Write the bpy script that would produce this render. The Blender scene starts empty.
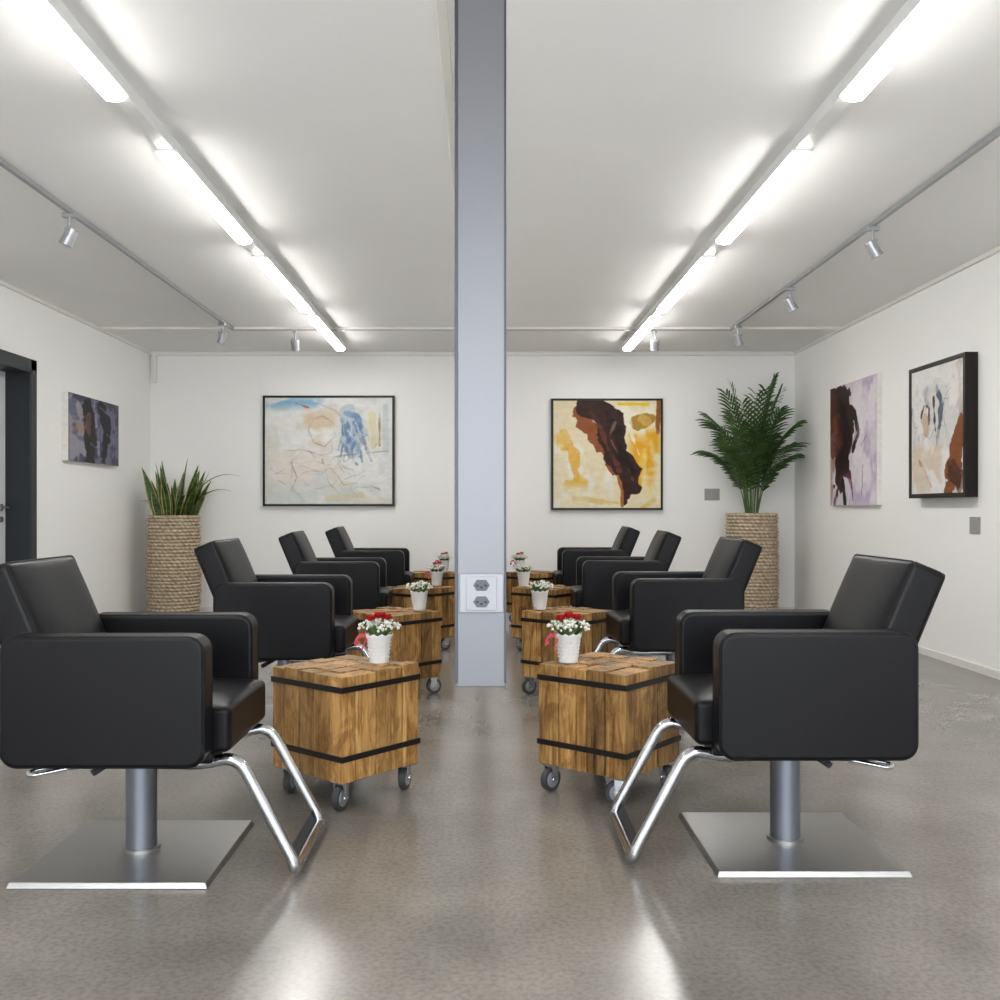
import bpy, bmesh, math, random
import numpy as np
from mathutils import Vector, Matrix, Euler
random.seed(7)
S=bpy.context.scene
try:
    S.view_settings.view_transform='Standard'
    S.view_settings.look='None'
except Exception: pass
COL=S.collection
def lin(c):
    return tuple(((x/255.)/12.92 if x/255.<=0.04045 else ((x/255.+0.055)/1.055)**2.4) for x in c)
# ---------------- materials ----------------
def new_mat(name):
    m=bpy.data.materials.new(name); m.use_nodes=True
    nt=m.node_tree; b=nt.nodes['Principled BSDF']
    return m,nt,b
def ramp(nt,fac,c1,c2,p1=0.3,p2=0.7):
    r=nt.nodes.new('ShaderNodeValToRGB'); nt.links.new(fac,r.inputs[0])
    r.color_ramp.elements[0].color=(*c1,1); r.color_ramp.elements[0].position=p1
    r.color_ramp.elements[1].color=(*c2,1); r.color_ramp.elements[1].position=p2
    return r.outputs[0]
def noise(nt,scale,detail=4,rough=0.5,vec=None,sc=None):
    tc=nt.nodes.new('ShaderNodeTexCoord'); mp=nt.nodes.new('ShaderNodeMapping')
    nt.links.new(tc.outputs['Object'],mp.inputs[0])
    if sc: mp.inputs['Scale'].default_value=sc
    n=nt.nodes.new('ShaderNodeTexNoise'); n.inputs['Scale'].default_value=scale
    n.inputs['Detail'].default_value=detail; n.inputs['Roughness'].default_value=rough
    nt.links.new(mp.outputs[0],n.inputs['Vector'])
    return n.outputs['Fac']
def bump(nt,b,h,strength=0.1,dist=0.01):
    bp=nt.nodes.new('ShaderNodeBump'); bp.inputs['Strength'].default_value=strength
    bp.inputs['Distance'].default_value=dist
    nt.links.new(h,bp.inputs['Height']); nt.links.new(bp.outputs[0],b.inputs['Normal'])
def simple(name,col,rough=0.5,metal=0.0,var=0.06,nscale=20,bstr=0.0,bdist=0.002,spec=0.5,sc=None):
    m,nt,b=new_mat(name)
    c=lin(col); n=noise(nt,nscale,sc=sc)
    o=ramp(nt,n,tuple(x*(1-var) for x in c),tuple(min(1,x*(1+var)) for x in c))
    nt.links.new(o,b.inputs['Base Color'])
    b.inputs['Roughness'].default_value=rough; b.inputs['Metallic'].default_value=metal
    b.inputs['Specular IOR Level'].default_value=spec
    if bstr: bump(nt,b,n,bstr,bdist)
    return m
M={}
M['wall']=simple('wall_plaster',(242,241,238),0.85,var=0.01,nscale=60,bstr=0.15,bdist=0.002)
M['ceil']=simple('ceiling_paint',(242,241,239),0.9,var=0.012,nscale=1.2)
M['trim']=simple('trim_white',(228,226,220),0.5,var=0.01)
M['fixture']=simple('fixture_white',(240,240,238),0.4,var=0.01)
M['darkframe']=simple('door_frame_anthracite',(26,32,38),0.45,var=0.05)
M['door']=simple('door_leaf_white',(225,227,230),0.4,var=0.01)
M['leather']=simple('black_leather',(8,8,12),0.40,var=0.15,nscale=260,bstr=0.12,bdist=0.0008,spec=0.21)
M['piping']=simple('leather_piping',(6,6,8),0.45,var=0.1,spec=0.2)
M['chrome']=simple('chrome',(190,192,196),0.2,1.0,var=0.02)
M['steel']=simple('brushed_steel',(160,159,157),0.36,1.0,var=0.07,nscale=30,sc=(1,22,1),bstr=0.03)
M['pole']=simple('satin_pole',(122,126,136),0.38,0.85,var=0.03)
M['blackmetal']=simple('black_band',(13,12,12),0.5,0.2,var=0.2)
M['rubber']=simple('rubber',(50,50,53),0.6,var=0.1)
M['wheel']=simple('wheel_grey',(130,132,136),0.4,0.3,var=0.05)
M['alu']=simple('anodised_aluminium',(114,115,119),0.40,0.65,var=0.025,nscale=250,bstr=0.03,bdist=0.0005)
M['aludark']=simple('aluminium_edge',(70,72,78),0.4,0.6,var=0.03)
M['mirror']=simple('mirror_glass',(235,238,238),0.02,1.0,var=0.0)
M['plastic']=simple('socket_plastic',(152,154,160),0.35,var=0.01)
M['socketdark']=simple('socket_recess',(34,36,42),0.5,var=0.05)
M['socketgrey']=simple('socket_insert',(80,83,90),0.5,var=0.05)
M['potwhite']=simple('pot_white',(222,222,220),0.4,var=0.02)
M['soil']=simple('soil',(60,45,32),0.95,var=0.4,nscale=60,bstr=0.6)
M['red']=simple('red_petal',(170,6,20),0.5,var=0.3,nscale=80)
M['pink']=simple('pink_petal',(210,76,94),0.5,var=0.2,nscale=80)
M['whitepetal']=simple('white_petal',(226,226,216),0.6,var=0.03)
M['greenery']=simple('greenery',(80,112,56),0.6,var=0.3,nscale=40)
M['palm']=simple('palm_leaf',(54,80,34),0.5,var=0.5,nscale=14,spec=0.4)
M['palmstem']=simple('palm_stem',(84,112,50),0.5,var=0.2)
M['leafedge']=simple('leaf_edge_yellow',(170,164,88),0.5,var=0.1)
M['frameblack']=simple('frame_black',(20,14,12),0.4,var=0.15,spec=0.3)
M['switch']=simple('switch_plate_grey',(150,150,148),0.4,var=0.02)
M['silver']=simple('spot_silver',(168,170,172),0.35,0.6,var=0.03)
M['sidecanvas']=simple('canvas_edge',(226,222,214),0.8,var=0.08,nscale=30)
def floor_mat():
    m,nt,b=new_mat('polished_concrete')
    n1=noise(nt,0.9,8,0.62); n2=noise(nt,70,2,0.5); n3=noise(nt,3.5,7,0.62)
    a=ramp(nt,n1,lin((108,104,98)),lin((138,132,124)),0.3,0.72)
    c=ramp(nt,n2,(0.74,0.74,0.74),(1.06,1.06,1.06),0.34,0.58)
    d=ramp(nt,n3,(0.82,0.82,0.82),(1.0,1.0,1.0),0.32,0.62)
    mx=nt.nodes.new('ShaderNodeMixRGB'); mx.blend_type='MULTIPLY'; mx.inputs[0].default_value=0.7
    nt.links.new(a,mx.inputs[1]); nt.links.new(c,mx.inputs[2])
    m2=nt.nodes.new('ShaderNodeMixRGB'); m2.blend_type='MULTIPLY'; m2.inputs[0].default_value=1.0
    nt.links.new(mx.outputs[0],m2.inputs[1]); nt.links.new(d,m2.inputs[2])
    nt.links.new(m2.outputs[0],b.inputs['Base Color'])
    r=nt.nodes.new('ShaderNodeMapRange'); nt.links.new(n3,r.inputs[0])
    r.inputs[3].default_value=0.14; r.inputs[4].default_value=0.28
    nt.links.new(r.outputs[0],b.inputs['Roughness'])
    b.inputs['Specular IOR Level'].default_value=0.6
    return m
M['floor']=floor_mat()
def wood_mat():
    m,nt,b=new_mat('rustic_oak')
    at=nt.nodes.new('ShaderNodeAttribute'); at.attribute_name='tint'
    tc=nt.nodes.new('ShaderNodeTexCoord')
    ad=nt.nodes.new('ShaderNodeVectorMath'); ad.operation='ADD'
    sc=nt.nodes.new('ShaderNodeVectorMath'); sc.operation='SCALE'; sc.inputs['Scale'].default_value=7.0
    nt.links.new(at.outputs['Color'],sc.inputs[0])
    nt.links.new(tc.outputs['Object'],ad.inputs[0]); nt.links.new(sc.outputs[0],ad.inputs[1])
    def nz(s3,scale,det,dist):
        mp=nt.nodes.new('ShaderNodeMapping'); mp.inputs['Scale'].default_value=s3
        nt.links.new(ad.outputs[0],mp.inputs[0])
        n=nt.nodes.new('ShaderNodeTexNoise'); n.inputs['Scale'].default_value=scale; n.inputs['Detail'].default_value=det
        n.inputs['Roughness'].default_value=0.68; n.inputs['Distortion'].default_value=dist
        nt.links.new(mp.outputs[0],n.inputs['Vector']); return n.outputs['Fac']
    n=nz((30,30,2.6),1.5,7,0.8)
    r=nt.nodes.new('ShaderNodeValToRGB'); nt.links.new(n,r.inputs[0])
    e=r.color_ramp.elements
    e[0].position=0.28; e[0].color=(*lin((78,50,26)),1)
    e[1].position=0.74; e[1].color=(*lin((200,164,108)),1)
    k=e.new(0.45); k.color=(*lin((156,114,62)),1)
    n2=nz((5,5,3),1.6,5,1.5)      # stains
    st=ramp(nt,n2,(0.50,0.42,0.34),(1.06,1.05,1.0),0.38,0.54)
    n3=nz((70,70,1.4),1.2,3,0.3)  # cracks
    ck=ramp(nt,n3,(0.20,0.15,0.11),(1,1,1),0.31,0.37)
    def mul(x,y,f):
        q=nt.nodes.new('ShaderNodeMixRGB'); q.blend_type='MULTIPLY'; q.inputs[0].default_value=f
        nt.links.new(x,q.inputs[1]); nt.links.new(y,q.inputs[2]); return q.outputs[0]
    mr=nt.nodes.new('ShaderNodeMapRange'); mr.inputs[3].default_value=0.55; mr.inputs[4].default_value=1.22
    sp=nt.nodes.new('ShaderNodeSeparateColor'); nt.links.new(at.outputs['Color'],sp.inputs[0])
    nt.links.new(sp.outputs[0],mr.inputs[0])
    o=mul(mul(mul(r.outputs[0],mr.outputs[0],1),st,0.8),ck,0.85)
    nt.links.new(o,b.inputs['Base Color'])
    b.inputs['Roughness'].default_value=0.5; b.inputs['Specular IOR Level'].default_value=0.35
    bump(nt,b,n,0.5,0.004)
    return m
M['wood']=wood_mat()
def attr_mat(name,rough=0.6,nb=0.3,nscale=60,metal=0):
    m,nt,b=new_mat(name)
    at=nt.nodes.new('ShaderNodeAttribute'); at.attribute_name='paint'
    nt.links.new(at.outputs['Color'],b.inputs['Base Color'])
    b.inputs['Roughness'].default_value=rough; b.inputs['Specular IOR Level'].default_value=0.2
    bump(nt,b,noise(nt,nscale,5),nb,0.004)
    return m
M['oil']=attr_mat('oil_paint',0.5,0.4,40)
def emis(name,col,s):
    m=bpy.data.materials.new(name); m.use_nodes=True; nt=m.node_tree; nt.nodes.clear()
    e=nt.nodes.new('ShaderNodeEmission'); e.inputs[0].default_value=(*col,1); e.inputs[1].default_value=s
    o=nt.nodes.new('ShaderNodeOutputMaterial'); nt.links.new(e.outputs[0],o.inputs[0]); return m
M['tube']=emis('fluorescent_diffuser',(1.0,0.98,0.96),41)
def rattan_mat():
    m,nt,b=new_mat('seagrass_weave')
    n=noise(nt,28,5,0.6); at=nt.nodes.new('ShaderNodeAttribute'); at.attribute_name='paint'
    o=ramp(nt,n,lin((154,134,106)),lin((216,200,176)),0.3,0.65)
    mx=nt.nodes.new('ShaderNodeMixRGB'); mx.blend_type='MULTIPLY'; mx.inputs[0].default_value=1
    nt.links.new(o,mx.inputs[1]); nt.links.new(at.outputs['Color'],mx.inputs[2])
    nt.links.new(mx.outputs[0],b.inputs['Base Color']); b.inputs['Roughness'].default_value=0.8
    bump(nt,b,noise(nt,90,3),0.5,0.004)
    return m
M['rattan']=rattan_mat()
def snake_mat():
    m,nt,b=new_mat('snake_plant_leaf')
    n=noise(nt,6,3,0.5,sc=(1,1,7))
    o=ramp(nt,n,lin((26,52,26)),lin((84,110,52)),0.35,0.7)
    nt.links.new(o,b.inputs['Base Color']); b.inputs['Roughness'].default_value=0.4
    return m
M['snake']=snake_mat()
# ---------------- mesh helpers ----------------
def empty(name,loc=(0,0,0),rz=0.0):
    o=bpy.data.objects.new(name,None); COL.objects.link(o); o.location=loc; o.rotation_euler=(0,0,rz)
    o.empty_display_size=0.1
    return o
def obj(name,bm,mat,parent=None,smooth=False,bevel=0,segs=3,loc=None,rot=None,angle=35):
    bmesh.ops.recalc_face_normals(bm,faces=bm.faces)
    me=bpy.data.meshes.new(name); bm.to_mesh(me); bm.free()
    mats=mat if isinstance(mat,(list,tuple)) else [mat]
    for x in mats: me.materials.append(x)
    o=bpy.data.objects.new(name,me); COL.objects.link(o)
    if smooth or bevel:
        for p in me.polygons: p.use_smooth=True
    if bevel:
        b=o.modifiers.new('bevel','BEVEL'); b.width=bevel; b.segments=segs; b.limit_method='ANGLE'; b.angle_limit=math.radians(angle)
        w=o.modifiers.new('wn','WEIGHTED_NORMAL'); w.keep_sharp=True
    if parent: o.parent=parent
    if loc: o.location=loc
    if rot: o.rotation_euler=rot
    return o
def box(bm,c,s,mat=None,mi=0):
    r=bmesh.ops.create_cube(bm,size=1.0,matrix=Matrix.Translation(c)@(mat if mat else Matrix.Identity(4))@Matrix.Diagonal((s[0],s[1],s[2],1)))
    for f in set(f for v in r['verts'] for f in v.link_faces): f.material_index=mi
    return r['verts']
def cyl(bm,c,r,h,seg=24,r2=None,mat=None,mi=0,caps=True):
    q=bmesh.ops.create_cone(bm,cap_ends=caps,cap_tris=False,segments=seg,radius1=r,radius2=r if r2 is None else r2,depth=h,
        matrix=Matrix.Translation(c)@(mat if mat else Matrix.Identity(4)))
    for f in set(f for v in q['verts'] for f in v.link_faces): f.material_index=mi
    return q['verts']
def B(name,c,s,mat,parent=None,bevel=0,segs=2):
    bm=bmesh.new(); box(bm,c,s); return obj(name,bm,mat,parent,bevel=bevel,segs=segs)
def RB(name,lo,hi,mat,parent=None,bevel=0):
    c=[(a+b)/2 for a,b in zip(lo,hi)]; s=[b-a for a,b in zip(lo,hi)]
    return B(name,c,s,mat,parent,bevel)
def tube(name,pts,r,mat,parent=None,cyclic=False,res=6):
    cu=bpy.data.curves.new(name,'CURVE'); cu.dimensions='3D'; cu.bevel_depth=r; cu.bevel_resolution=res; cu.use_fill_caps=True
    sp=cu.splines.new('POLY'); sp.points.add(len(pts)-1)
    for i,p in enumerate(pts): sp.points[i].co=(*p,1)
    sp.use_cyclic_u=cyclic
    o=bpy.data.objects.new(name,cu)
    COL.objects.link(o)
    dg=bpy.context.evaluated_depsgraph_get()
    me=bpy.data.meshes.new_from_object(o.evaluated_get(dg))
    bpy.data.objects.remove(o)
    me.name=name; me.materials.clear(); me.materials.append(mat)
    for p in me.polygons: p.use_smooth=True
    o=bpy.data.objects.new(name,me); COL.objects.link(o)
    if parent: o.parent=parent
    return o
def fillet(pts,r,n=7):
    out=[Vector(pts[0])]
    for i in range(1,len(pts)-1):
        p=Vector(pts[i]); a=(Vector(pts[i-1])-p); b=(Vector(pts[i+1])-p)
        rr=min(r,a.length*0.49,b.length*0.49); A=p+a.normalized()*rr; Bp=p+b.normalized()*rr
        for k in range(n+1):
            t=k/n; out.append((1-t)**2*A+2*t*(1-t)*p+t*t*Bp)
    out.append(Vector(pts[-1])); return out
def rrect(w,h,r,n=6):
    pts=[]
    for cx,cy,a0 in ((w/2-r,h/2-r,0),(-w/2+r,h/2-r,90),(-w/2+r,-h/2+r,180),(w/2-r,-h/2+r,270)):
        for k in range(n+1):
            a=math.radians(a0+90*k/n); pts.append((cx+r*math.cos(a),cy+r*math.sin(a)))
    return pts

# ---------------- room ----------------
XL,XR,YB,YF,H=-3.44,3.20,10.10,-2.6,2.68
T=0.25
RB('floor',(XL-T,YF-T,-0.15),(XR+T,YB+T,0),M['floor'])
RB('ceiling',(XL-T,YF-T,H),(XR+T,YB+T,H+0.15),M['ceil'])
RB('wall_back',(XL-T,YB,0),(XR+T,YB+T,H),M['wall'])
RB('wall_right',(XR,YF,0),(XR+T,YB,H),M['wall'])
# left wall with door opening
D0,D1,DH=6.42,7.42,2.12
bm=bmesh.new()
def rb(bm,lo,hi,mi=0): return box(bm,[(a+b)/2 for a,b in zip(lo,hi)],[b-a for a,b in zip(lo,hi)],mi=mi)
rb(bm,(XL-T,YF,0),(XL,D0,H)); rb(bm,(XL-T,D1,0),(XL,YB,H)); rb(bm,(XL-T,D0,DH),(XL,D1,H))
obj('wall_left',bm,M['wall'])
d=empty('door_1',(XL,0,0))
bm=bmesh.new()
rb(bm,(-0.22,D1-0.03,0),(0.015,D1,DH)); rb(bm,(-0.22,D0,0),(0.015,D0+0.03,DH)); rb(bm,(-0.22,D0,DH-0.03),(0.015,D1,DH))
rb(bm,(0.0,D1-0.01,0),(0.018,D1+0.08,DH+0.07)); rb(bm,(0.0,D0-0.08,0),(0.018,D0+0.01,DH+0.07)); rb(bm,(0.0,D0-0.08,DH-0.01),(0.018,D1+0.08,DH+0.07))
obj('door_frame',bm,M['darkframe'],d)
RB('door_leaf',(-0.215,D0+0.03,0.008),(-0.17,D1-0.03,DH-0.03),M['door'],d)
bm=bmesh.new()
cyl(bm,(-0.165,D1-0.10,1.07),0.026,0.012,20,mat=Matrix.Rotation(math.pi/2,4,'Y'))
cyl(bm,(-0.14,D1-0.10,1.07),0.009,0.05,12,mat=Matrix.Rotation(math.pi/2,4,'Y'))
box(bm,(-0.115,D1-0.155,1.07),(0.016,0.13,0.018))
cyl(bm,(-0.165,D1-0.10,0.98),0.022,0.012,20,mat=Matrix.Rotation(math.pi/2,4,'Y'))
obj('door_handle',bm,M['steel'],d,smooth=False)
# front wall with windows (behind the camera)
bm=bmesh.new()
wins=[(-3.05,-1.15),(-0.95,0.95),(1.15,3.0)]
rb(bm,(XL-T,YF-T,0),(XR+T,YF,0.35)); rb(bm,(XL-T,YF-T,2.45),(XR+T,YF,H))
xs=[XL-T]+[v for w in wins for v in w]+[XR+T]
for i in range(0,len(xs),2): rb(bm,(xs[i],YF-T,0.35),(xs[i+1],YF,2.45))
obj('wall_front',bm,M['wall'])
for i,(a,b_) in enumerate(wins):
    bm=bmesh.new()
    y0,y1=YF-0.14,YF-0.08
    rb(bm,(a,y0,0.35),(a+0.06,y1,2.45)); rb(bm,(b_-0.06,y0,0.35),(b_,y1,2.45))
    rb(bm,(a+0.06,y0,0.35),(b_-0.06,y1,0.41)); rb(bm,(a+0.06,y0,2.39),(b_-0.06,y1,2.45))
    rb(bm,((a+b_)/2-0.03,y0,0.41),((a+b_)/2+0.03,y1,2.39))
    obj('window_%d'%(i+1),bm,M['darkframe'])
    l=bpy.data.lights.new('window_portal','AREA'); l.shape='RECTANGLE'; l.size=b_-a; l.size_y=2.1
    l.cycles.is_portal=True
    lo=bpy.data.objects.new('window_daylight_%d'%(i+1),l); COL.objects.link(lo); lo.location=((a+b_)/2,YF-0.2,1.4); lo.rotation_euler=(math.radians(90),0,0)
# trims
RB('baseboard_back',(XL,YB-0.012,0),(XR,YB,0.05),M['trim'])
RB('baseboard_right',(XR-0.012,YF,0),(XR,YB-0.012,0.05),M['trim'])
RB('baseboard_left',(XL,D1+0.081,0),(XL+0.012,YB-0.012,0.05),M['trim'])
RB('trim_1',(XL,YB-0.035,H-0.04),(XR,YB,H),M['trim'],bevel=0.004)
RB('trim_2',(XL,YF,H-0.03),(XL+0.025,YB-0.035,H),M['trim'],bevel=0.004)
RB('trim_3',(XR-0.025,YF,H-0.03),(XR,YB-0.035,H),M['trim'],bevel=0.004)
RB('trim_4',(-0.155,YF,H-0.022),(-0.118,YB-0.035,H),M['trim'],bevel=0.003)
RB('trim_5',(XL+0.03,YB-0.04,2.36),(XL+0.075,YB,H-0.04),M['trim'],bevel=0.004)
RB('trim_6',(XL+0.025,8.72,H-0.02),(XR-0.025,8.735,H),M['trim'])

# ---------------- linear fluorescent lights ----------------
def light_row(x):
    e=empty('linear_ceiling_light',(x,0,H))
    bm=bmesh.new()
    rb(bm,(-0.032,-1.9,-0.06),(0.032,9.50,0))
    segs=[(7.90,9.45),(6.06,7.60),(4.28,5.66),(2.17,3.68),(0.2,1.80),(-1.75,-0.1)]
    for a,b_ in segs: rb(bm,(-0.048,a-0.015,-0.072),(0.048,b_+0.015,-0.060))
    obj('housing',bm,M['fixture'],e,bevel=0.003)
    bm=bmesh.new()
    for a,b_ in segs:
        prof=[(-0.043,-0.072),(-0.043,-0.080),(-0.034,-0.092),(0.0,-0.098),(0.034,-0.092),(0.043,-0.080),(0.043,-0.072)]
        va=[bm.verts.new((p[0],a,p[1])) for p in prof]; vb=[bm.verts.new((p[0],b_,p[1])) for p in prof]
        n=len(prof)
        for i in range(n-1): bm.faces.new((va[i],va[i+1],vb[i+1],vb[i]))
        bm.faces.new(va); bm.faces.new(vb)
    obj('diffuser',bm,M['tube'],e)
light_row(-1.385); light_row(1.385)

# ---------------- spot tracks ----------------
e=empty('lighting_track',(0,0,H))
RB('rail_left',(-2.255,-1,-0.025),(-2.23,8.775,-0.001),M['silver'],e)
RB('rail_right',(2.19,-1,-0.025),(2.215,8.775,-0.001),M['silver'],e)
RB('rail_cross',(-2.229,8.75,-0.025),(2.189,8.775,-0.001),M['silver'],e)
def spot(x,y,aim,tilt=35):
    e=empty('track_spotlight',(x,y,H-0.025),aim)
    B('adapter',(0,0,-0.0125),(0.030,0.07,0.024),M['silver'],e,0.003)
    bm=bmesh.new(); cyl(bm,(0,0,-0.05),0.008,0.055,12); box(bm,(0,0,-0.085),(0.07,0.012,0.012))
    box(bm,(0.034,0,-0.105),(0.004,0.02,0.05)); box(bm,(-0.034,0,-0.105),(0.004,0.02,0.05)); obj('bracket',bm,M['silver'],e)
    R=Matrix.Rotation(math.radians(tilt),4,'X'); bm=bmesh.new()
    cyl(bm,(0,0,-0.125),0.033,0.09,24,mat=R)
    cyl(bm,Vector((0,0,-0.125))+R@Vector((0,0,-0.047)),0.036,0.012,24,mat=R)
    obj('lamp_head',bm,M['silver'],e,bevel=0.003)
spot(-2.243,5.3,math.radians(90),25); spot(-2.243,8.4,math.radians(60),20); spot(-1.69,8.762,0,30)
spot(2.203,5.55,math.radians(-90),30); spot(2.203,7.05,math.radians(-90),30); spot(2.203,8.5,math.radians(-60),20); spot(1.53,8.762,0,30)

# ---------------- hanging mirror partition ----------------
x0,x1,py0,py1,pb=-0.072,0.055,2.50,9.2,0.598
e=empty('hanging_mirror_partition',(0,0,0))
bm=bmesh.new()
rb(bm,(x0,py0,pb),(x1,py0+0.10,H)); rb(bm,(x0,py1-0.1,pb),(x1,py1,H))
obj('end_post',bm,M['alu'],e,bevel=0.003)
bm=bmesh.new()
rb(bm,(x0-0.003,py0-0.002,pb+0.01),(x0+0.006,py0+0.11,H)); rb(bm,(x1-0.004,py0-0.002,pb+0.01),(x1+0.002,py0+0.11,H))
obj('edge_profile',bm,M['aludark'],e,bevel=0.001)
RB('panel_core',(x0+0.012,py0+0.1,pb+0.005),(x1-0.012,py1-0.1,H),M['fixture'],e)
bm=bmesh.new()
for yc in (3.25,5.1,6.9,8.5):
    rb(bm,(x0+0.004,yc-0.35,pb+0.08),(x0+0.0115,yc+0.35,2.15)); rb(bm,(x1-0.0115,yc-0.35,pb+0.08),(x1-0.004,yc+0.35,2.15))
obj('mirror_panes',bm,M['mirror'],e)
# socket
sx=(x0+x1)/2+0.002; sz=0.838
B('socket_plate',(sx,py0-0.006,sz),(0.112,0.010,0.100),M['plastic'],e,0.004,3)
B('socket_inset',(sx,py0-0.012,sz),(0.078,0.006,0.086),M['plastic'],e,0.002)
bm=bmesh.new()
for dz in (0.021,-0.021):
    ph=[(-0.021,0),(-0.012,0.014),(0.012,0.014),(0.021,0),(0.012,-0.014),(-0.012,-0.014)]
    vs=[bm.verts.new((sx+p[0],py0-0.0156,sz+dz+p[1])) for p in ph]; f=bm.faces.new(vs)
    r=bmesh.ops.extrude_face_region(bm,geom=[f]); bmesh.ops.translate(bm,vec=(0,0.003,0),verts=[g for g in r['geom'] if isinstance(g,bmesh.types.BMVert)])
obj('socket_recess',bm,M['socketgrey'],e)
bm=bmesh.new()
for dz in (0.021,-0.021):
    for dx,dd in ((-0.0105,0),(0,-0.005),(0.0105,0)):
        cyl(bm,(sx+dx,py0-0.016,sz+dz+dd),0.0034,0.004,10,mat=Matrix.Rotation(math.pi/2,4,'X'))
obj('socket_holes',bm,M['socketdark'],e)

# ---------------- salon chair ----------------
def chair(x,y,flip,rz=0.0):
    e=empty('salon_chair',(x,y,0),(math.pi if flip else 0)+rz)
    sgn=-1 if flip else 1
    at,ab=0.705,0.345; W=0.56
    for nm,ys in (('armrest_left',-1),('armrest_right',1)):
        bm=bmesh.new(); pr=rrect(W,at-ab,0.045)
        yi,yo=ys*0.232,ys*0.325
        va=[bm.verts.new((p[0]-0.003,yi,p[1]+(at+ab)/2)) for p in pr]; vb=[bm.verts.new((p[0]-0.003,yo,p[1]+(at+ab)/2)) for p in pr]
        n=len(pr)
        for i in range(n): bm.faces.new((va[i],va[(i+1)%n],vb[(i+1)%n],vb[i]))
        bm.faces.new(va); bm.faces.new(vb[::-1])
        obj(nm,bm,M['leather'],e,bevel=0.013,segs=4,angle=50)
        pr2=rrect(W-0.004,at-ab-0.004,0.045)
        for k,yy in enumerate((ys*0.240,ys*0.317)):
            tube('arm_seam_%d'%k,[(p[0]-0.003,yy,p[1]+(at+ab)/2) for p in pr2],0.003,M['piping'],e,cyclic=True,res=2)
    # seat cushion
    bm=bmesh.new()
    bmesh.ops.create_grid(bm,x_segments=14,y_segments=14,size=0.5)
    for v in bm.verts:
        u,w=v.co.x*2,v.co.y*2
        v.co=Vector((-0.065+v.co.x*0.53,v.co.y*0.462,0.495+0.022*(1-u**4)*(1-w**4)))
    r=bmesh.ops.extrude_face_region(bm,geom=bm.faces[:]); vs=[g for g in r['geom'] if isinstance(g,bmesh.types.BMVert)]
    for v in vs: v.co.z=0.365
    obj('seat_cushion',bm,M['leather'],e,bevel=0.018,segs=4,angle=50)
    B('seat_frame',(-0.03,0,0.35),(0.50,0.46,0.035),M['leather'],e,0.01)
    # backrest
    bw,bh,bt=0.462,0.50,0.125
    bm=bmesh.new()
    bmesh.ops.create_grid(bm,x_segments=12,y_segments=12,size=0.5)
    for v in bm.verts:
        u,w=v.co.x*2,v.co.y*2
        v.co=Vector((-bt/2+0.012-0.022*(1-u**4)*(1-w**4), v.co.x*bw, v.co.y*bh))
    r=bmesh.ops.extrude_face_region(bm,geom=bm.faces[:]); vs=[g for g in r['geom'] if isinstance(g,bmesh.types.BMVert)]
    for v in vs: v.co.x=bt/2
    R=Matrix.Translation((0.252,0,0.656))@Matrix.Rotation(math.radians(22.5),4,'Y')
    bmesh.ops.transform(bm,matrix=R,verts=bm.verts)
    obj('backrest',bm,M['leather'],e,bevel=0.02,segs=4,angle=50)
    pr=rrect(bw-0.008,bh-0.008,0.016,3)
    tube('back_seam',[R@Vector((-bt/2+0.018,p[0],p[1])) for p in pr],0.003,M['piping'],e,cyclic=True,res=2)
    tube('back_seam_rear',[R@Vector((bt/2-0.008,p[0],p[1])) for p in pr],0.003,M['piping'],e,cyclic=True,res=2)
    # pedestal
    bm=bmesh.new()
    cyl(bm,(0,0,0.175),0.046,0.31,40)
    obj('hydraulic_column',bm,M['pole'],e,bevel=0.002)
    bm=bmesh.new(); cyl(bm,(0,0,0.022),0.056,0.012,40); cyl(bm,(0,0,0.315),0.03,0.04,24); box(bm,(0,0,0.326),(0.26,0.24,0.014))
    obj('column_collar',bm,M['steel'],e)
    bm=bmesh.new(); vs=box(bm,(0.0,0,0.009),(0.56,0.56,0.018))
    for v in vs:
        if v.co.z>0.01: v.co.x*=0.975; v.co.y*=0.975
    obj('base_plate',bm,M['steel'],e,bevel=0.003)
    # footrest
    def leg(s): return [(-0.06,s*0.17,0.325),(-0.24,s*0.185,0.322),(-0.345,s*0.20,0.350),(-0.50,s*0.205,0.06),(-0.508,s*0.205,0.028)]
    A=leg(-1); C=leg(1)[::-1]
    tube('footrest_tube',fillet(A+C,0.075,8),0.0175,M['chrome'],e)
    bm=bmesh.new(); box(bm,(-0.490,0,0.050),(0.006,0.38,0.040),mat=Matrix.Rotation(math.radians(28),4,'Y')); obj('foot_plate',bm,M['rubber'],e,bevel=0.001)
    # lever
    s=-sgn
    tube('lever_bar',fillet([(0.02,s*0.05,0.315),(0.10,s*0.14,0.312),(0.25,s*0.20,0.292),(0.275,s*0.15,0.292),(0.12,s*0.08,0.308)],0.02,4),0.007,M['chrome'],e)
    tube('lever_pedal',[(0.02,s*0.04,0.325),(0.06,s*0.13,0.305),(0.085,s*0.16,0.290)],0.010,M['rubber'],e)
    return e
for (x,y,rz) in ((0.945,3.075,0),(1.01,5.19,0.03),(0.96,6.95,-0.02),(0.96,8.75,0.0)): chair(x,y,False,rz)
for (x,y,rz) in ((-1.045,2.99,0),(-0.99,4.92,-0.02),(-0.985,6.8,0.02),(-0.96,8.6,0)): chair(x,y,True,rz)

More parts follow.
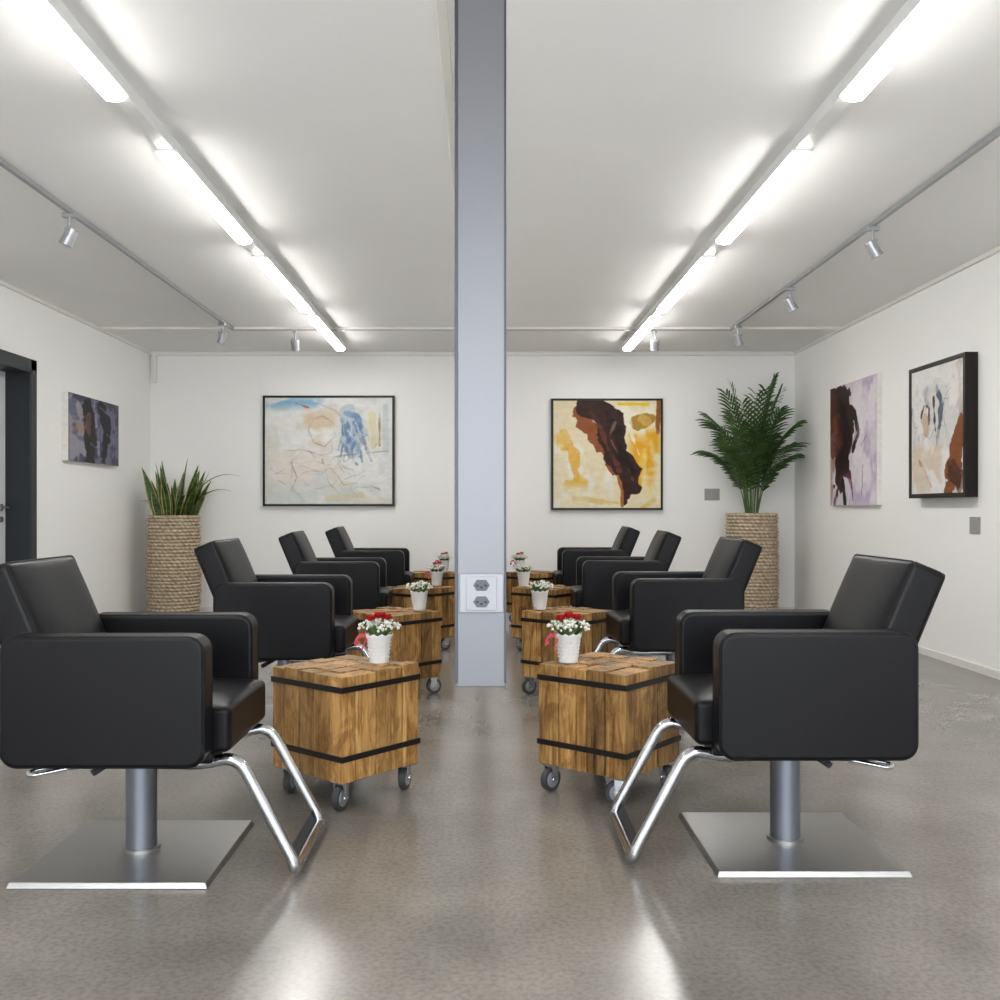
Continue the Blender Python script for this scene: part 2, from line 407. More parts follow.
# ---------------- wooden box tables ----------------
BT,BB,BS=0.475,0.10,0.385
def wood_box(x,y,ang,seed):
    rnd=random.Random(seed)
    e=empty('wooden_block_table',(x,y,0),ang)
    bm=bmesh.new(); n=5
    cl=bm.loops.layers.float_color.new('tint')
    edges=[0]+sorted([ (i+rnd.uniform(-0.22,0.22))/n for i in range(1,n)])+[1]
    for i in range(n):
        ed2=[0]+sorted([ (k+rnd.uniform(-0.25,0.25))/n for k in range(1,n)])+[1]
        for j in range(n):
            xa,xb=edges[i]*BS-BS/2,edges[i+1]*BS-BS/2; ya,yb=ed2[j]*BS-BS/2,ed2[j+1]*BS-BS/2
            g=0.0018; dz=rnd.uniform(-0.006,0.003)
            vs=rb(bm,(xa+g,ya+g,BB+rnd.uniform(0,0.003)),(xb-g,yb-g,BT+dz))
            for v in vs:
                if v.co.z<0.2: v.co.x+=rnd.uniform(-0.001,0.001); v.co.y+=rnd.uniform(-0.001,0.001)
            t=rnd.random(); t2=rnd.random()
            for f in set(f for v in vs for f in v.link_faces):
                for l in f.loops: l[cl]=(t,t2,t*t2,1)
    obj('oak_beams',bm,M['wood'],e,bevel=0.003,segs=2)
    bm=bmesh.new()
    for zc in (0.425,0.185):
        w=BS/2+0.003; hh=0.010
        for a,b_ in (((-w,-w),(w,-w+0.004)),((-w,w-0.004),(w,w)),((-w,-w+0.004),(-w+0.004,w-0.004)),((w-0.004,-w+0.004),(w,w-0.004))):
            rb(bm,(a[0],a[1],zc-hh),(b_[0],b_[1],zc+hh))
    obj('iron_straps',bm,M['blackmetal'],e)
    # casters
    for k,(cx,cy) in enumerate(((-1,-1),(1,-1),(-1,1),(1,1))):
        px,py=cx*0.15,cy*0.15; a=rnd.uniform(0,6.28)
        R=Matrix.Rotation(a,4,'Z')
        bm=bmesh.new()
        box(bm,(px,py,BB-0.002),(0.07,0.07,0.004)); cyl(bm,(px,py,BB-0.005),0.02,0.006,20)
        for s in (-1,1):
            box(bm,Vector((px,py,0.066))+R@Vector((0.012,s*0.019,0)),(0.036,0.003,0.056),mat=R)
        box(bm,Vector((px,py,0.0935))+R@Vector((0.008,0,0)),(0.048,0.041,0.004),mat=R)
        cyl(bm,Vector((px,py,0.044))+R@Vector((0.018,0,0)),0.008,0.046,12,mat=R@Matrix.Rotation(math.pi/2,4,'X'))
        obj('caster_fork_%d'%k,bm,M['chrome'],e)
        Q=R@Matrix.Rotation(math.pi/2,4,'X'); c=Vector((px,py,0.044))+R@Vector((0.018,0,0))
        bm=bmesh.new(); cyl(bm,c,0.044,0.024,28,mat=Q,mi=0); cyl(bm,c,0.030,0.028,24,mat=Q,mi=1)
        obj('caster_wheel_%d'%k,bm,[M['rubber'],M['wheel']],e,bevel=0.003)
    return e
wood_box(-0.514,3.655,math.radians(50),1)
wood_box(0.474,3.70,math.radians(-40),2)
wood_box(-0.516,5.60,math.radians(48),3)
wood_box(0.485,5.62,math.radians(-42),4)
wood_box(-0.49,7.35,math.radians(52),5)
wood_box(0.475,7.35,math.radians(-38),6)
wood_box(-0.49,9.1,math.radians(45),7)
wood_box(0.47,9.1,math.radians(-45),8)

# ---------------- flower pots ----------------
def petal_patch(bm,c,R,L,Wd,cup,mi):
    g=[]
    for i in range(4):
        row=[]
        for j in range(3):
            t=i/3; s=(j-1)
            w=Wd*math.sin(math.pi*(0.15+0.75*t))
            p=Vector((L*t*math.cos(cup*t), s*w, L*t*math.sin(cup*t)+abs(s)*0.15*w))
            row.append(bm.verts.new(c+R@p))
        g.append(row)
    for i in range(3):
        for j in range(2):
            f=bm.faces.new((g[i][j],g[i+1][j],g[i+1][j+1],g[i][j+1])); f.material_index=mi; f.smooth=True
def flower_pot(x,y,kind,seed,s=1.0):
    rnd=random.Random(seed)
    e=empty('flower_pot',(x,y,BT+0.001)); e.scale=(s,s,s)
    bm=bmesh.new(); seg=40
    prof=[(0.0,0.0),(0.036,0.0),(0.037,0.004),(0.036,0.012),(0.045,0.085),(0.050,0.10),(0.0515,0.108),(0.048,0.108),(0.043,0.09),(0.0,0.088)]
    rings=[]
    for r,z in prof:
        ring=[]
        for k in range(seg):
            a=2*math.pi*k/seg; rr=r
            zz=z+ (0.004*math.cos(a*10) if z>0.104 else 0)
            ring.append(bm.verts.new((rr*math.cos(a),rr*math.sin(a),zz)) if r>0 else None)
        if r==0: v=bm.verts.new((0,0,z)); ring=[v]*seg
        rings.append(ring)
    for a,b_ in zip(rings[:-1],rings[1:]):
        for k in range(seg):
            vs=[a[k],a[(k+1)%seg],b_[(k+1)%seg],b_[k]]; u=[]
            for v in vs:
                if v not in u: u.append(v)
            if len(u)>2: bm.faces.new(u)
    # embossed dots lattice
    for row in range(5):
        z=0.022+row*0.014; r=0.0362+ (z-0.012)*0.123
        for k in range(14):
            a=2*math.pi*(k+0.5*(row%2))/14
            bmesh.ops.create_icosphere(bm,subdivisions=1,radius=0.0036,matrix=Matrix.Translation((r*math.cos(a),r*math.sin(a),z)))
    obj('pot',bm,M['potwhite'],e,smooth=True)
    bm=bmesh.new()
    for k in range(34):
        a=rnd.uniform(0,6.28); el=rnd.uniform(0.2,1.0)
        R=Matrix.Rotation(a,4,'Z')@Matrix.Rotation(-el*0.6,4,'Y')
        petal_patch(bm,Vector((0.02*math.cos(a),0.02*math.sin(a),0.10)),R,rnd.uniform(0.04,0.07),0.008,0.5,0)
    obj('foliage',bm,M['greenery'],e)
    bm=bmesh.new()
    nb=105 if kind else 80
    for k in range(nb):
        a=rnd.uniform(0,6.28); rr=0.08*math.sqrt(rnd.random()); z=0.118+0.050*math.sqrt(max(0,1-(rr/0.088)**2))*rnd.uniform(0.3,1.0)
        bmesh.ops.create_icosphere(bm,subdivisions=1,radius=rnd.uniform(0.0045,0.008),matrix=Matrix.Translation((rr*math.cos(a),rr*math.sin(a),z)))
    obj('white_blossoms',bm,M['whitepetal'],e,smooth=True)
    if kind>=1:
        bm=bmesh.new()
        cs=[(0.0,-0.02,0.168),(-0.030,-0.02,0.158),(0.032,-0.01,0.160),(0.005,0.03,0.164)] if kind==1 else [(-0.012,-0.02,0.156),(0.02,0,0.162)]
        for c in cs:
            for layer in range(4):
                npet=6; 
                for k in range(npet):
                    a=2*math.pi*k/npet+layer*0.5
                    R=Matrix.Rotation(a,4,'Z')@Matrix.Rotation(-(0.25+layer*0.35),4,'Y')
                    petal_patch(bm,Vector(c),R,0.027-layer*0.004,0.014-layer*0.0015,0.7,0)
        obj('red_blooms',bm,M['red'] if kind==1 else M['pink'],e)
        bm=bmesh.new()
        for (ln,az,z0) in ((0.045,190,0.100),(0.028,215,0.085)):
            prev=None
            a=math.radians(az)
            for i in range(12):
                t=i/11; r=0.049+ln*math.sin(t*2.6); z=z0+0.010*math.sin(t*7)-0.030*t
                c=Vector((r*math.cos(a+0.2*math.sin(t*4)),r*math.sin(a+0.2*math.sin(t*4)),z))
                cur=(bm.verts.new(c+Vector((0,0,0.007))),bm.verts.new(c-Vector((0,0,0.007))))
                if prev: bm.faces.new((prev[0],cur[0],cur[1],prev[1]))
                prev=cur
        obj('ribbon',bm,M['pink'],e,smooth=True)
flower_pot(-0.395,3.69,1,1); flower_pot(0.318,3.70,1,2)
flower_pot(-0.372,5.62,0,3); flower_pot(0.322,5.66,0,4)
flower_pot(-0.36,7.45,2,5); flower_pot(0.30,7.42,0,6)
flower_pot(-0.37,9.1,2,7); flower_pot(0.33,9.1,2,8)

# ---------------- planters ----------------
def planter_body(e,Hh,R,seed):
    rnd=random.Random(seed)
    rows=30; sub=6; seg=200
    bm=bmesh.new(); cl=bm.loops.layers.float_color.new('paint')
    rings=[];vals={}
    for i in range(rows*sub+1):
        t=i/(rows*sub); z=t*Hh; row=int(min(i/sub,rows-1e-6)); ph=(i/sub)%1
        ring=[]
        for k in range(seg):
            a=2*math.pi*k/seg
            b1=abs(math.sin(math.pi*ph))**0.6
            kk=a*16+ (row%2)*math.pi/2+0.35*math.sin(row*2.3)
            b2=0.45+0.55*abs(math.sin(kk/1.0+ph*1.9))
            wob=0.004*math.sin(a*5+row*1.7)
            rr=R*(0.965+0.035*math.sin(math.pi*min(1,t*1.1)))-0.016+0.018*b1*b2+wob*b1
            v=bm.verts.new((rr*math.cos(a),rr*math.sin(a),z)); vals[v]=0.42+0.66*b1*b2
            ring.append(v)
        rings.append(ring)
    for a,b_ in zip(rings[:-1],rings[1:]):
        for k in range(seg):
            f=bm.faces.new((a[k],a[(k+1)%seg],b_[(k+1)%seg],b_[k]))
            for l in f.loops:
                q=vals[l.vert]; l[cl]=(q,q*0.97,q*0.92,1)
    last=rings[-1]
    inner=[bm.verts.new((v.co.x*0.9,v.co.y*0.9,Hh)) for v in last]; deep=[bm.verts.new((v.co.x,v.co.y,Hh-0.06)) for v in inner]
    for a,b_ in ((last,inner),(inner,deep)):
        for k in range(seg):
            f=bm.faces.new((a[k],a[(k+1)%seg],b_[(k+1)%seg],b_[k]))
            for l in f.loops: l[cl]=(0.6,0.58,0.55,1)
    f=bm.faces.new(rings[0][::-1])
    obj('woven_basket',bm,M['rattan'],e,smooth=True)
    bm=bmesh.new(); cyl(bm,(0,0,Hh-0.05),R*0.87,0.02,40); obj('soil',bm,M['soil'],e)
# right: palm
PX=2.655
pe=empty('potted_palm',(PX,9.72,0)); planter_body(pe,1.02,0.262,3)
rnd=random.Random(11)
bmL=bmesh.new(); bmS=bmesh.new()
def clampw(p):
    p=p.copy(); p.x=min(p.x,XR-PX-0.03); p.y=min(p.y,YB-9.72-0.03); return p
NF=22
for k in range(NF):
    az=2*math.pi*k*0.381966+rnd.uniform(-0.2,0.2)
    inner=k/NF
    el0=math.radians(89-9*inner); el1=math.radians(70-64*inner+rnd.uniform(-10,10))
    L=1.36-0.56*inner+rnd.uniform(-0.1,0.06)
    p=Vector((0.05*math.cos(az),0.05*math.sin(az),0.94)); n=26
    pts=[p.copy()];dirs=[]
    for i in range(n):
        t=i/n; el=el0+(el1-el0)*(t**1.9)
        d_=Vector((math.cos(el)*math.cos(az),math.cos(el)*math.sin(az),math.sin(el)))
        p=p+d_*(L/n); pts.append(p.copy()); dirs.append(d_)
    dirs.append(dirs[-1])
    prev=None
    for i in range(0,n+1):
        r=0.008*(1-0.8*i/n); ring=[bmS.verts.new(clampw(pts[i]+Vector((r*math.cos(q),r*math.sin(q),0)))) for q in (0,2.1,4.2)]
        if prev:
            for j in range(3): bmS.faces.new((prev[j],prev[(j+1)%3],ring[(j+1)%3],ring[j]))
        prev=ring
    i0=10
    for i in range(i0,n+1):
        t=(i-i0)/(n-i0); d_=dirs[i]
        side=Vector((-math.sin(az),math.cos(az),0)); up=side.cross(d_); 
        for s in (-1,1):
            ll=(0.10+0.19*math.sin(math.pi*(0.15+0.72*t)))*rnd.uniform(0.75,1.15)
            dr=(d_*(0.75+0.6*t)+side*s*0.8-Vector((0,0,0.10))+up*(-0.12 if up.z<0 else 0.12)).normalized()
            q=pts[i]; prev=None
            w0=0.0125
            wd=dr.cross(Vector((0,0,1))).normalized()*0.5+Vector((0,0,1))*0.3+d_*0.5; wd.normalize()
            for m in range(5):
                u=m/4; c=q+dr*(ll*u)-Vector((0,0,1))*(ll*0.35*u*u)
                w=w0*(math.sin(math.pi*(0.18+0.78*u)))+0.0006
                cur=(bmL.verts.new(clampw(c+wd*w)),bmL.verts.new(clampw(c-wd*w)))
                if prev: bmL.faces.new((prev[0],cur[0],cur[1],prev[1]))
                prev=cur
obj('palm_fronds',bmL,M['palm'],pe); obj('palm_stems',bmS,M['palmstem'],pe,smooth=True)
# left: snake plant
SX=-3.045
pe=empty('potted_snake_plant',(SX,9.62,0)); planter_body(pe,1.0,0.262,5)
rnd=random.Random(5); bm=bmesh.new()
def sword(bm,base,az,el0,el1,L,W_,tw=None):
    n=12; p=Vector(base); prev=None
    if tw is None: tw=rnd.uniform(-1.2,1.2)
    side=Vector((-math.sin(az+tw),math.cos(az+tw),0))
    for i in range(n+1):
        t=i/n; el=el0+(el1-el0)*t**1.5
        d_=Vector((math.cos(el)*math.cos(az),math.cos(el)*math.sin(az),math.sin(el)))
        w=W_*(0.6+0.4*math.sin(math.pi*min(1,t*1.2)))*(1-t**5)+0.0008
        nrm=side.cross(d_)
        cur=[bm.verts.new(p+side*w*q+nrm*w*0.3*abs(q)) for q in (1,0.78,0,-0.78,-1)]
        for v in cur:
            v.co.x=max(v.co.x,XL-SX+0.02); v.co.y=min(v.co.y,YB-9.62-0.03)
        if prev:
            for j in range(4):
                f=bm.faces.new((prev[j],cur[j],cur[j+1],prev[j+1])); f.material_index=1 if j in (0,3) else 0
        prev=cur; p=p+d_*(L/n)
for k in range(28):
    az=rnd.uniform(0,6.28); r=0.19*math.sqrt(rnd.random())
    sword(bm,(r*math.cos(az),r*math.sin(az),0.95),az,math.radians(88-14*r/0.2),math.radians(86-32*r/0.2+rnd.uniform(-8,8)),rnd.uniform(0.40,0.66)*(1-0.20*r/0.2),rnd.uniform(0.038,0.050))
for az,L,dz in ((-0.2,0.86,62),(0.15,0.62,58),(-0.6,0.70,66),(3.4,0.34,70),(-1.0,0.48,60)):
    sword(bm,(0.1*math.cos(az),0.1*math.sin(az),0.95),az,math.radians(dz+8),math.radians(-34),L,0.040,tw=0.5)
o=obj('snake_leaves',bm,[M['snake'],M['leafedge']],pe,smooth=True)

# ---------------- paintings ----------------
class Canvas:
    def __init__(s,W,Hh,n,bg,seed):
        s.W,s.H=W,Hh; s.nx=n; s.ny=int(n*Hh/W)
        s.rng=np.random.RandomState(seed)
        u=np.linspace(0,1,s.nx); v=np.linspace(0,1,s.ny); s.U,s.V=np.meshgrid(u,v)
        s.a=Hh/W
        s.img=np.ones((s.ny,s.nx,3))*np.array(bg,float)
    def noise(s,fx,fy,oct=3):
        out=np.zeros((s.ny,s.nx)); amp=1; tot=0
        for o in range(oct):
            gx,gy=int(fx*2**o)+2,int(fy*2**o)+2; g=s.rng.rand(gy,gx)
            X=s.U*(gx-1.001); Y=s.V*(gy-1.001); xi=X.astype(int); yi=Y.astype(int); fxx=X-xi; fyy=Y-yi
            fxx=fxx*fxx*(3-2*fxx); fyy=fyy*fyy*(3-2*fyy)
            out+=amp*((g[yi,xi]*(1-fxx)+g[yi,xi+1]*fxx)*(1-fyy)+(g[yi+1,xi]*(1-fxx)+g[yi+1,xi+1]*fxx)*fyy)
            tot+=amp; amp*=0.55
        return out/tot
    def mix(s,m,col):
        m=np.clip(m,0,1)[...,None]; s.img=s.img*(1-m)+np.array(col,float)*m
    def wash(s,col,fx,fy,thr=0.5,soft=0.1,al=1.0,region=None):
        n=s.noise(fx,fy,4); m=np.clip((n-thr)/soft,0,1)*al
        if region is not None:
            x0,y0,x1,y1=region; f=0.08
            m*=np.clip((s.U-x0)/f+.5,0,1)*np.clip((x1-s.U)/f+.5,0,1)*np.clip((s.V-y0)/f+.5,0,1)*np.clip((y1-s.V)/f+.5,0,1)
        s.mix(m,col)
    def stroke(s,pts,rad,col,amp=0.02,soft=0.008,al=1.0,nf=8,streak=0.0):
        d=np.full(s.U.shape,9.0)
        if not hasattr(rad,'__len__'): rad=[rad]*len(pts)
        jit=(s.noise(nf,nf,3)-0.5)*2*amp
        for (p,q,r1,r2) in zip(pts[:-1],pts[1:],rad[:-1],rad[1:]):
            ax,ay=p[0],p[1]*s.a; bx,by=q[0],q[1]*s.a; px,py=s.U,s.V*s.a
            L2=(bx-ax)**2+(by-ay)**2+1e-9; t=np.clip(((px-ax)*(bx-ax)+(py-ay)*(by-ay))/L2,0,1)
            dd=np.hypot(px-ax-t*(bx-ax),py-ay-t*(by-ay))-(r1+(r2-r1)*t); d=np.minimum(d,dd)
        m=np.clip((-(d+jit))/soft+0.5,0,1)*al
        if streak: m=m*(1-streak*np.clip((s.noise(10,10,3)-0.45)/0.15,0,1))
        s.mix(m,col)
    def grain(s,amp=10):
        n=(s.noise(30,30,3)-0.5)*2*amp; n2=(s.noise(6,50,2)-0.5)*amp*1.2
        s.img=s.img+(n+n2)[...,None]
    def scribble(s,n,col,x0,y0,x1,y1,r=0.003,al=0.8,ln=0.25):
        for _ in range(n):
            x,y=s.rng.uniform(x0,x1),s.rng.uniform(y0,y1); a=s.rng.uniform(0,6.28); pts=[(x,y)]
            for i in range(6):
                a+=s.rng.uniform(-0.9,0.9); x+=math.cos(a)*ln/6; y+=math.sin(a)*ln/6; pts.append((x,y))
            s.stroke(pts,r,col,amp=0.003,soft=0.006,al=al,streak=0.6)
def painting(name,c,loc,rz,depth=0.035,frame=None,fw=0.02,tilt=0):
    c.grain(8)
    e=empty(name,loc,rz); e.rotation_euler=(0,tilt,rz)
    W,Hh=c.W,c.H; ny,nx=c.ny,c.nx
    iw=W-(2*fw if frame else 0); ih=Hh-(2*fw if frame else 0)
    yy=-depth if not frame else -depth+0.008
    co=np.zeros((ny*nx,3)); co[:,0]=(c.U.ravel()-0.5)*iw; co[:,2]=(0.5-c.V.ravel())*ih; co[:,1]=yy-0.0006
    faces=[]
    for j in range(ny-1):
        b_=j*nx
        for i in range(nx-1): faces.append((b_+i,b_+nx+i,b_+nx+i+1,b_+i+1))
    me=bpy.data.meshes.new('painted_canvas'); me.from_pydata(co.tolist(),[],faces)
    im=np.clip(c.img/255.*0.93,0,1); im=np.where(im<=0.04045,im/12.92,((im+0.055)/1.055)**2.4)
    ca=me.color_attributes.new('paint','FLOAT_COLOR','POINT')
    arr=np.ones((ny*nx,4),dtype=np.float32); arr[:,:3]=im.reshape(-1,3); ca.data.foreach_set('color',arr.ravel())
    me.materials.append(M['oil']); o=bpy.data.objects.new('painted_canvas',me); COL.objects.link(o); o.parent=e
    RB('stretcher',(-iw/2,yy,-ih/2),(iw/2,-0.001,ih/2),M['sidecanvas'],e)
    if frame:
        bm=bmesh.new(); w2,h2=W/2,Hh/2
        rb(bm,(-w2,-depth,-h2),(w2,-0.001,-h2+fw)); rb(bm,(-w2,-depth,h2-fw),(w2,-0.001,h2))
        rb(bm,(-w2,-depth,-h2+fw),(-w2+fw,-0.001,h2-fw)); rb(bm,(w2-fw,-depth,-h2+fw),(w2,-0.001,h2-fw))
        obj('frame',bm,frame,e)
# A back left : pale reclining figure with blue-haired figure at right
c=Canvas(1.35,1.135,240,(226,227,222),1)
c.wash((206,219,226),3,3,0.45,0.15,0.7,(0,0,1,0.35)); c.wash((230,224,206),4,3,0.48,0.15,0.8,(0,0.2,1,1)); c.wash((240,240,236),5,5,0.42,0.1,0.8)
c.wash((126,180,212),3,7,0.42,0.12,0.9,(0.02,0.0,0.45,0.09)); c.wash((212,218,212),4,3,0.5,0.1,0.7,(0,0.82,1,1))
c.stroke([(0.24,0.05),(0.34,0.09)],0.008,(196,80,74),0.02,al=0.8); c.stroke([(0.36,0.03),(0.55,0.12),(0.62,0.2)],0.008,(206,170,150),0.02,al=0.6)
c.wash((222,200,168),4,4,0.34,0.15,0.9,(0.30,0.13,0.56,0.46)); c.wash((236,228,216),4,4,0.42,0.1,0.9,(0.05,0.5,0.6,0.8))
c.stroke([(0.38,0.2),(0.45,0.17),(0.54,0.24),(0.55,0.36),(0.47,0.46),(0.38,0.42),(0.34,0.3),(0.38,0.2)],0.002,(150,116,92),0.008,al=0.5)
c.stroke([(0.66,0.16),(0.70,0.3),(0.68,0.52)],[0.06,0.085,0.05],(190,204,216),0.05,al=0.8)
for k in range(12):
    x=0.60+0.014*k; c.stroke([(x,0.20+0.03*(k%3)),(x+0.012,0.35),(x-0.03+0.010*k,0.50+0.05*(k%3))],0.0055,(66+9*(k%4),112+6*(k%3),160),0.020,al=0.65,streak=0.6,nf=14)
c.stroke([(0.63,0.14),(0.72,0.17),(0.76,0.28)],0.012,(84,124,172),0.025,al=0.7,streak=0.4); c.stroke([(0.70,0.42),(0.66,0.56),(0.72,0.62)],0.010,(96,130,176),0.02,al=0.7,streak=0.4)
c.stroke([(0.84,0.16),(0.86,0.44)],0.025,(224,216,166),0.03,al=0.7,streak=0.4); c.stroke([(0.90,0.15),(0.90,0.45)],0.006,(160,106,88),0.01,al=0.7,streak=0.4)
c.stroke([(0.95,0.08),(0.95,0.5)],0.02,(200,214,214),0.02,al=0.7)
c.scribble(16,(128,118,110),0.05,0.4,0.9,0.9,0.0012,0.45,0.3); c.scribble(8,(170,130,100),0.1,0.2,0.9,0.8,0.0018,0.4,0.25); c.scribble(5,(90,124,166),0.4,0.3,0.8,0.8,0.002,0.4,0.2)
c.stroke([(0.02,0.46),(0.15,0.5),(0.3,0.49),(0.5,0.56),(0.7,0.53),(0.97,0.50)],0.002,(140,112,92),0.010,al=0.5); c.stroke([(0.08,0.72),(0.18,0.66),(0.3,0.64),(0.42,0.70),(0.52,0.66),(0.62,0.82),(0.75,0.80),(0.9,0.86)],0.002,(110,104,108),0.010,al=0.5)
c.stroke([(0.2,0.6),(0.25,0.75),(0.2,0.88)],0.002,(120,110,110),0.01,al=0.4); c.stroke([(0.45,0.58),(0.5,0.8),(0.58,0.9)],0.002,(120,110,110),0.01,al=0.4)
c.stroke([(0.5,0.94),(0.75,0.92)],0.02,(222,212,160),0.03,al=0.6)
painting('framed_painting',c,(-1.595,YB,1.657),0,0.045,M['frameblack'],0.022)
# B back right
c=Canvas(1.145,1.145,230,(242,228,192),2)
c.wash((240,202,110),3,3,0.45,0.12,0.95,(0,0,0.35,0.4)); c.wash((238,172,30),3,3,0.30,0.12,0.98,(0.72,0.28,1,1)); c.wash((247,242,230),4,4,0.42,0.1,0.95,(0,0.4,0.55,1))
c.wash((240,194,84),4,4,0.50,0.08,0.9,(0.0,0.3,0.42,0.8)); c.stroke([(0.10,0.3),(0.2,0.5),(0.22,0.75)],0.03,(238,178,60),0.05,al=0.8,streak=0.5)
c.wash((250,242,218),4,3,0.48,0.08,0.9,(0.6,0.0,0.95,0.3)); c.stroke([(0.985,0.0),(0.975,0.3)],0.028,(150,92,36),0.02); c.stroke([(0.62,0.03),(0.88,0.035)],0.016,(246,206,44),0.02)
c.wash((250,226,150),5,3,0.52,0.08,0.8,(0.82,0.3,1,0.9))
c.stroke([(0.79,0.20),(0.86,0.17)],0.085,(180,138,56),0.05); c.stroke([(0.82,0.17),(0.86,0.2)],0.04,(208,170,84),0.03,streak=0.5)
c.stroke([(0.24,0.10),(0.30,0.24),(0.44,0.36),(0.52,0.50),(0.56,0.66)],[0.06,0.07,0.07,0.06,0.04],(150,84,42),0.05,nf=12)
c.stroke([(0.28,0.08),(0.42,0.10),(0.55,0.20),(0.54,0.36),(0.60,0.52),(0.71,0.66),(0.72,0.80),(0.66,0.93)],[0.08,0.11,0.12,0.13,0.12,0.10,0.09,0.04],(54,27,20),0.04,nf=10)
c.stroke([(0.34,0.1),(0.42,0.24),(0.50,0.42),(0.62,0.66)],0.018,(110,58,38),0.04,al=0.8,streak=0.7,nf=14); c.stroke([(0.5,0.12),(0.6,0.3),(0.64,0.5),(0.74,0.66)],0.04,(30,17,15),0.04,al=0.9,streak=0.4,nf=14)
c.stroke([(0.58,0.2),(0.52,0.34),(0.60,0.48)],0.008,(170,130,108),0.03,al=0.6,streak=0.5); c.stroke([(0.66,0.56),(0.74,0.74)],0.008,(134,84,62),0.03,al=0.8,streak=0.5)
c.stroke([(0.70,0.12),(0.74,0.35),(0.80,0.5)],0.012,(248,240,220),0.02,al=0.9,streak=0.3)
c.stroke([(0.60,0.70),(0.64,0.84),(0.64,0.98)],0.010,(180,110,50),0.02); c.stroke([(0.2,0.92),(0.6,0.95)],0.02,(232,190,110),0.03,al=0.7,streak=0.6)
painting('framed_painting',c,(1.263,YB,1.622),0,0.045,M['frameblack'],0.022)
# C left wall
c=Canvas(1.10,0.56,160,(112,112,134),3)
c.wash((66,66,86),4,3,0.45,0.1,0.9); c.wash((164,160,170),4,4,0.46,0.08,0.9,(0,0,0.34,1)); c.wash((124,112,144),3,4,0.5,0.1,0.9,(0.6,0,1,1))
c.wash((168,140,122),3,3,0.46,0.1,0.8,(0.0,0.4,0.4,1))
c.stroke([(0.36,0.22),(0.42,0.5),(0.40,0.95)],[0.10,0.13,0.09],(38,32,36),0.05,nf=12); c.stroke([(0.62,0.1),(0.76,0.4),(0.68,0.9)],[0.05,0.09,0.05],(30,28,36),0.05,nf=12)
c.stroke([(0.38,0.32),(0.37,0.5)],0.045,(128,100,88),0.03,streak=0.4); c.scribble(5,(180,180,196),0.4,0,1,1,0.005,0.6,0.3); c.stroke([(0.5,0.15),(0.58,0.8)],0.03,(150,146,172),0.03,streak=0.6)
painting('canvas_painting',c,(XL,8.54,1.735),math.radians(90),0.05,None,0)
# D right wall far
c=Canvas(1.06,1.06,170,(226,216,226),4)
c.wash((200,182,208),3,3,0.5,0.12,0.9,(0.5,0,1,1)); c.wash((240,234,238),4,3,0.46,0.1,0.9,(0.5,0,1,1)); c.wash((176,136,120),3,3,0.45,0.1,0.9,(0,0.45,0.4,1))
c.stroke([(0.02,0.12),(0.25,0.16),(0.36,0.35),(0.30,0.6),(0.2,0.78)],[0.16,0.18,0.20,0.18,0.10],(52,30,26),0.09,nf=12); c.stroke([(0.06,0.1),(0.08,0.5)],0.10,(84,44,34),0.08,streak=0.3)
c.stroke([(0.3,0.2),(0.4,0.4),(0.3,0.6)],0.07,(28,18,20),0.07,streak=0.4,nf=12)
c.stroke([(0.55,0.25),(0.62,0.42),(0.52,0.55)],0.03,(46,30,30),0.05,streak=0.3); c.stroke([(0.15,0.3),(0.24,0.5)],0.06,(128,66,46),0.06,al=0.8,streak=0.6)
c.stroke([(0.1,0.97),(0.25,0.76),(0.45,0.74),(0.52,0.95)],0.02,(96,44,64),0.04,streak=0.4); c.stroke([(0.3,0.8),(0.34,0.97)],0.03,(40,26,30),0.03); c.scribble(4,(80,50,60),0.4,0.5,0.8,0.95,0.005,0.6,0.25)
painting('canvas_painting',c,(XR,8.41,1.62),math.radians(-90),0.04,None,0)
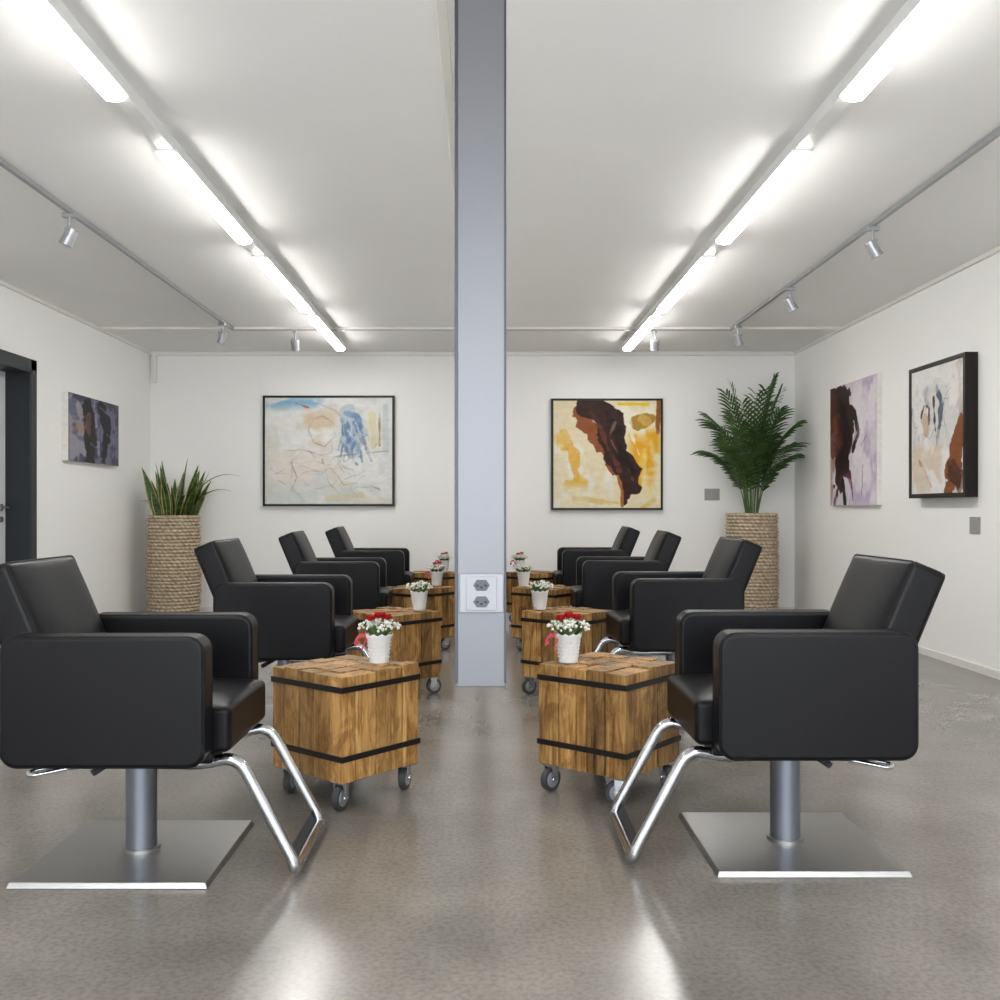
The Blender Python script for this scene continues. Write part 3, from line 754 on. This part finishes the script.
# E right wall near
c=Canvas(0.84,0.94,170,(224,222,218),5)
c.wash((180,184,190),3,3,0.54,0.1,0.8); c.wash((243,241,237),4,4,0.42,0.1,0.9); c.wash((220,200,174),3,3,0.52,0.08,0.7,(0,0.6,0.6,1))
c.stroke([(0.70,0.99),(0.78,0.84),(0.93,0.62),(0.95,0.45)],[0.06,0.12,0.11,0.05],(136,78,38),0.08,nf=10); c.stroke([(0.80,0.82),(0.95,0.92)],0.08,(80,44,26),0.07,streak=0.5); c.stroke([(0.92,0.05),(0.94,0.35)],0.04,(196,168,146),0.05,al=0.6,streak=0.5)
c.stroke([(0.2,0.38),(0.26,0.29),(0.36,0.32),(0.36,0.44)],0.018,(96,66,56),0.03,streak=0.3,nf=14); c.stroke([(0.26,0.42),(0.30,0.5)],0.06,(210,186,164),0.05)
c.stroke([(0.5,0.18),(0.6,0.3),(0.54,0.52),(0.5,0.62)],0.022,(96,106,124),0.05,streak=0.6); c.stroke([(0.44,0.25),(0.48,0.5)],0.016,(60,52,56),0.04,streak=0.4); c.scribble(9,(90,84,90),0.1,0.1,0.9,0.7,0.003,0.55,0.25)
c.stroke([(0.15,0.72),(0.3,0.85),(0.4,0.95)],0.016,(208,150,112),0.04,streak=0.6)
painting('framed_painting',c,(XR,6.765,1.605),math.radians(-90),0.085,M['frameblack'],0.03)

# switch plates
def plate(loc,rz,w,h,n):
    e=empty('wall_switch_plate',loc,rz)
    B('plate',(0,-0.004,0),(w,0.008,h),M['switch'],e,0.002)
    for i in range(n): B('rocker_%d'%i,((i-(n-1)/2)*w/n*0.95,-0.009,0),(w/n*0.8,0.004,h*0.75),M['switch'],e,0.001)
plate((2.35,YB,1.21),0,0.155,0.12,2); plate((XR,6.38,0.95),math.radians(-90),0.13,0.11,1)

# ---------------- world & camera ----------------
w=bpy.data.worlds.new('daylight'); S.world=w; w.use_nodes=True
bg=w.node_tree.nodes['Background']; bg.inputs[0].default_value=(0.89,0.94,1.0,1); bg.inputs[1].default_value=9.0
cam=bpy.data.cameras.new('camera'); co=bpy.data.objects.new('camera',cam); COL.objects.link(co)
co.location=(0,0,1.05); co.rotation_euler=(math.radians(90),0,0)
cam.sensor_width=36; cam.lens=35.28; cam.shift_x=0.016; cam.shift_y=0.010; cam.clip_start=0.05
S.camera=co
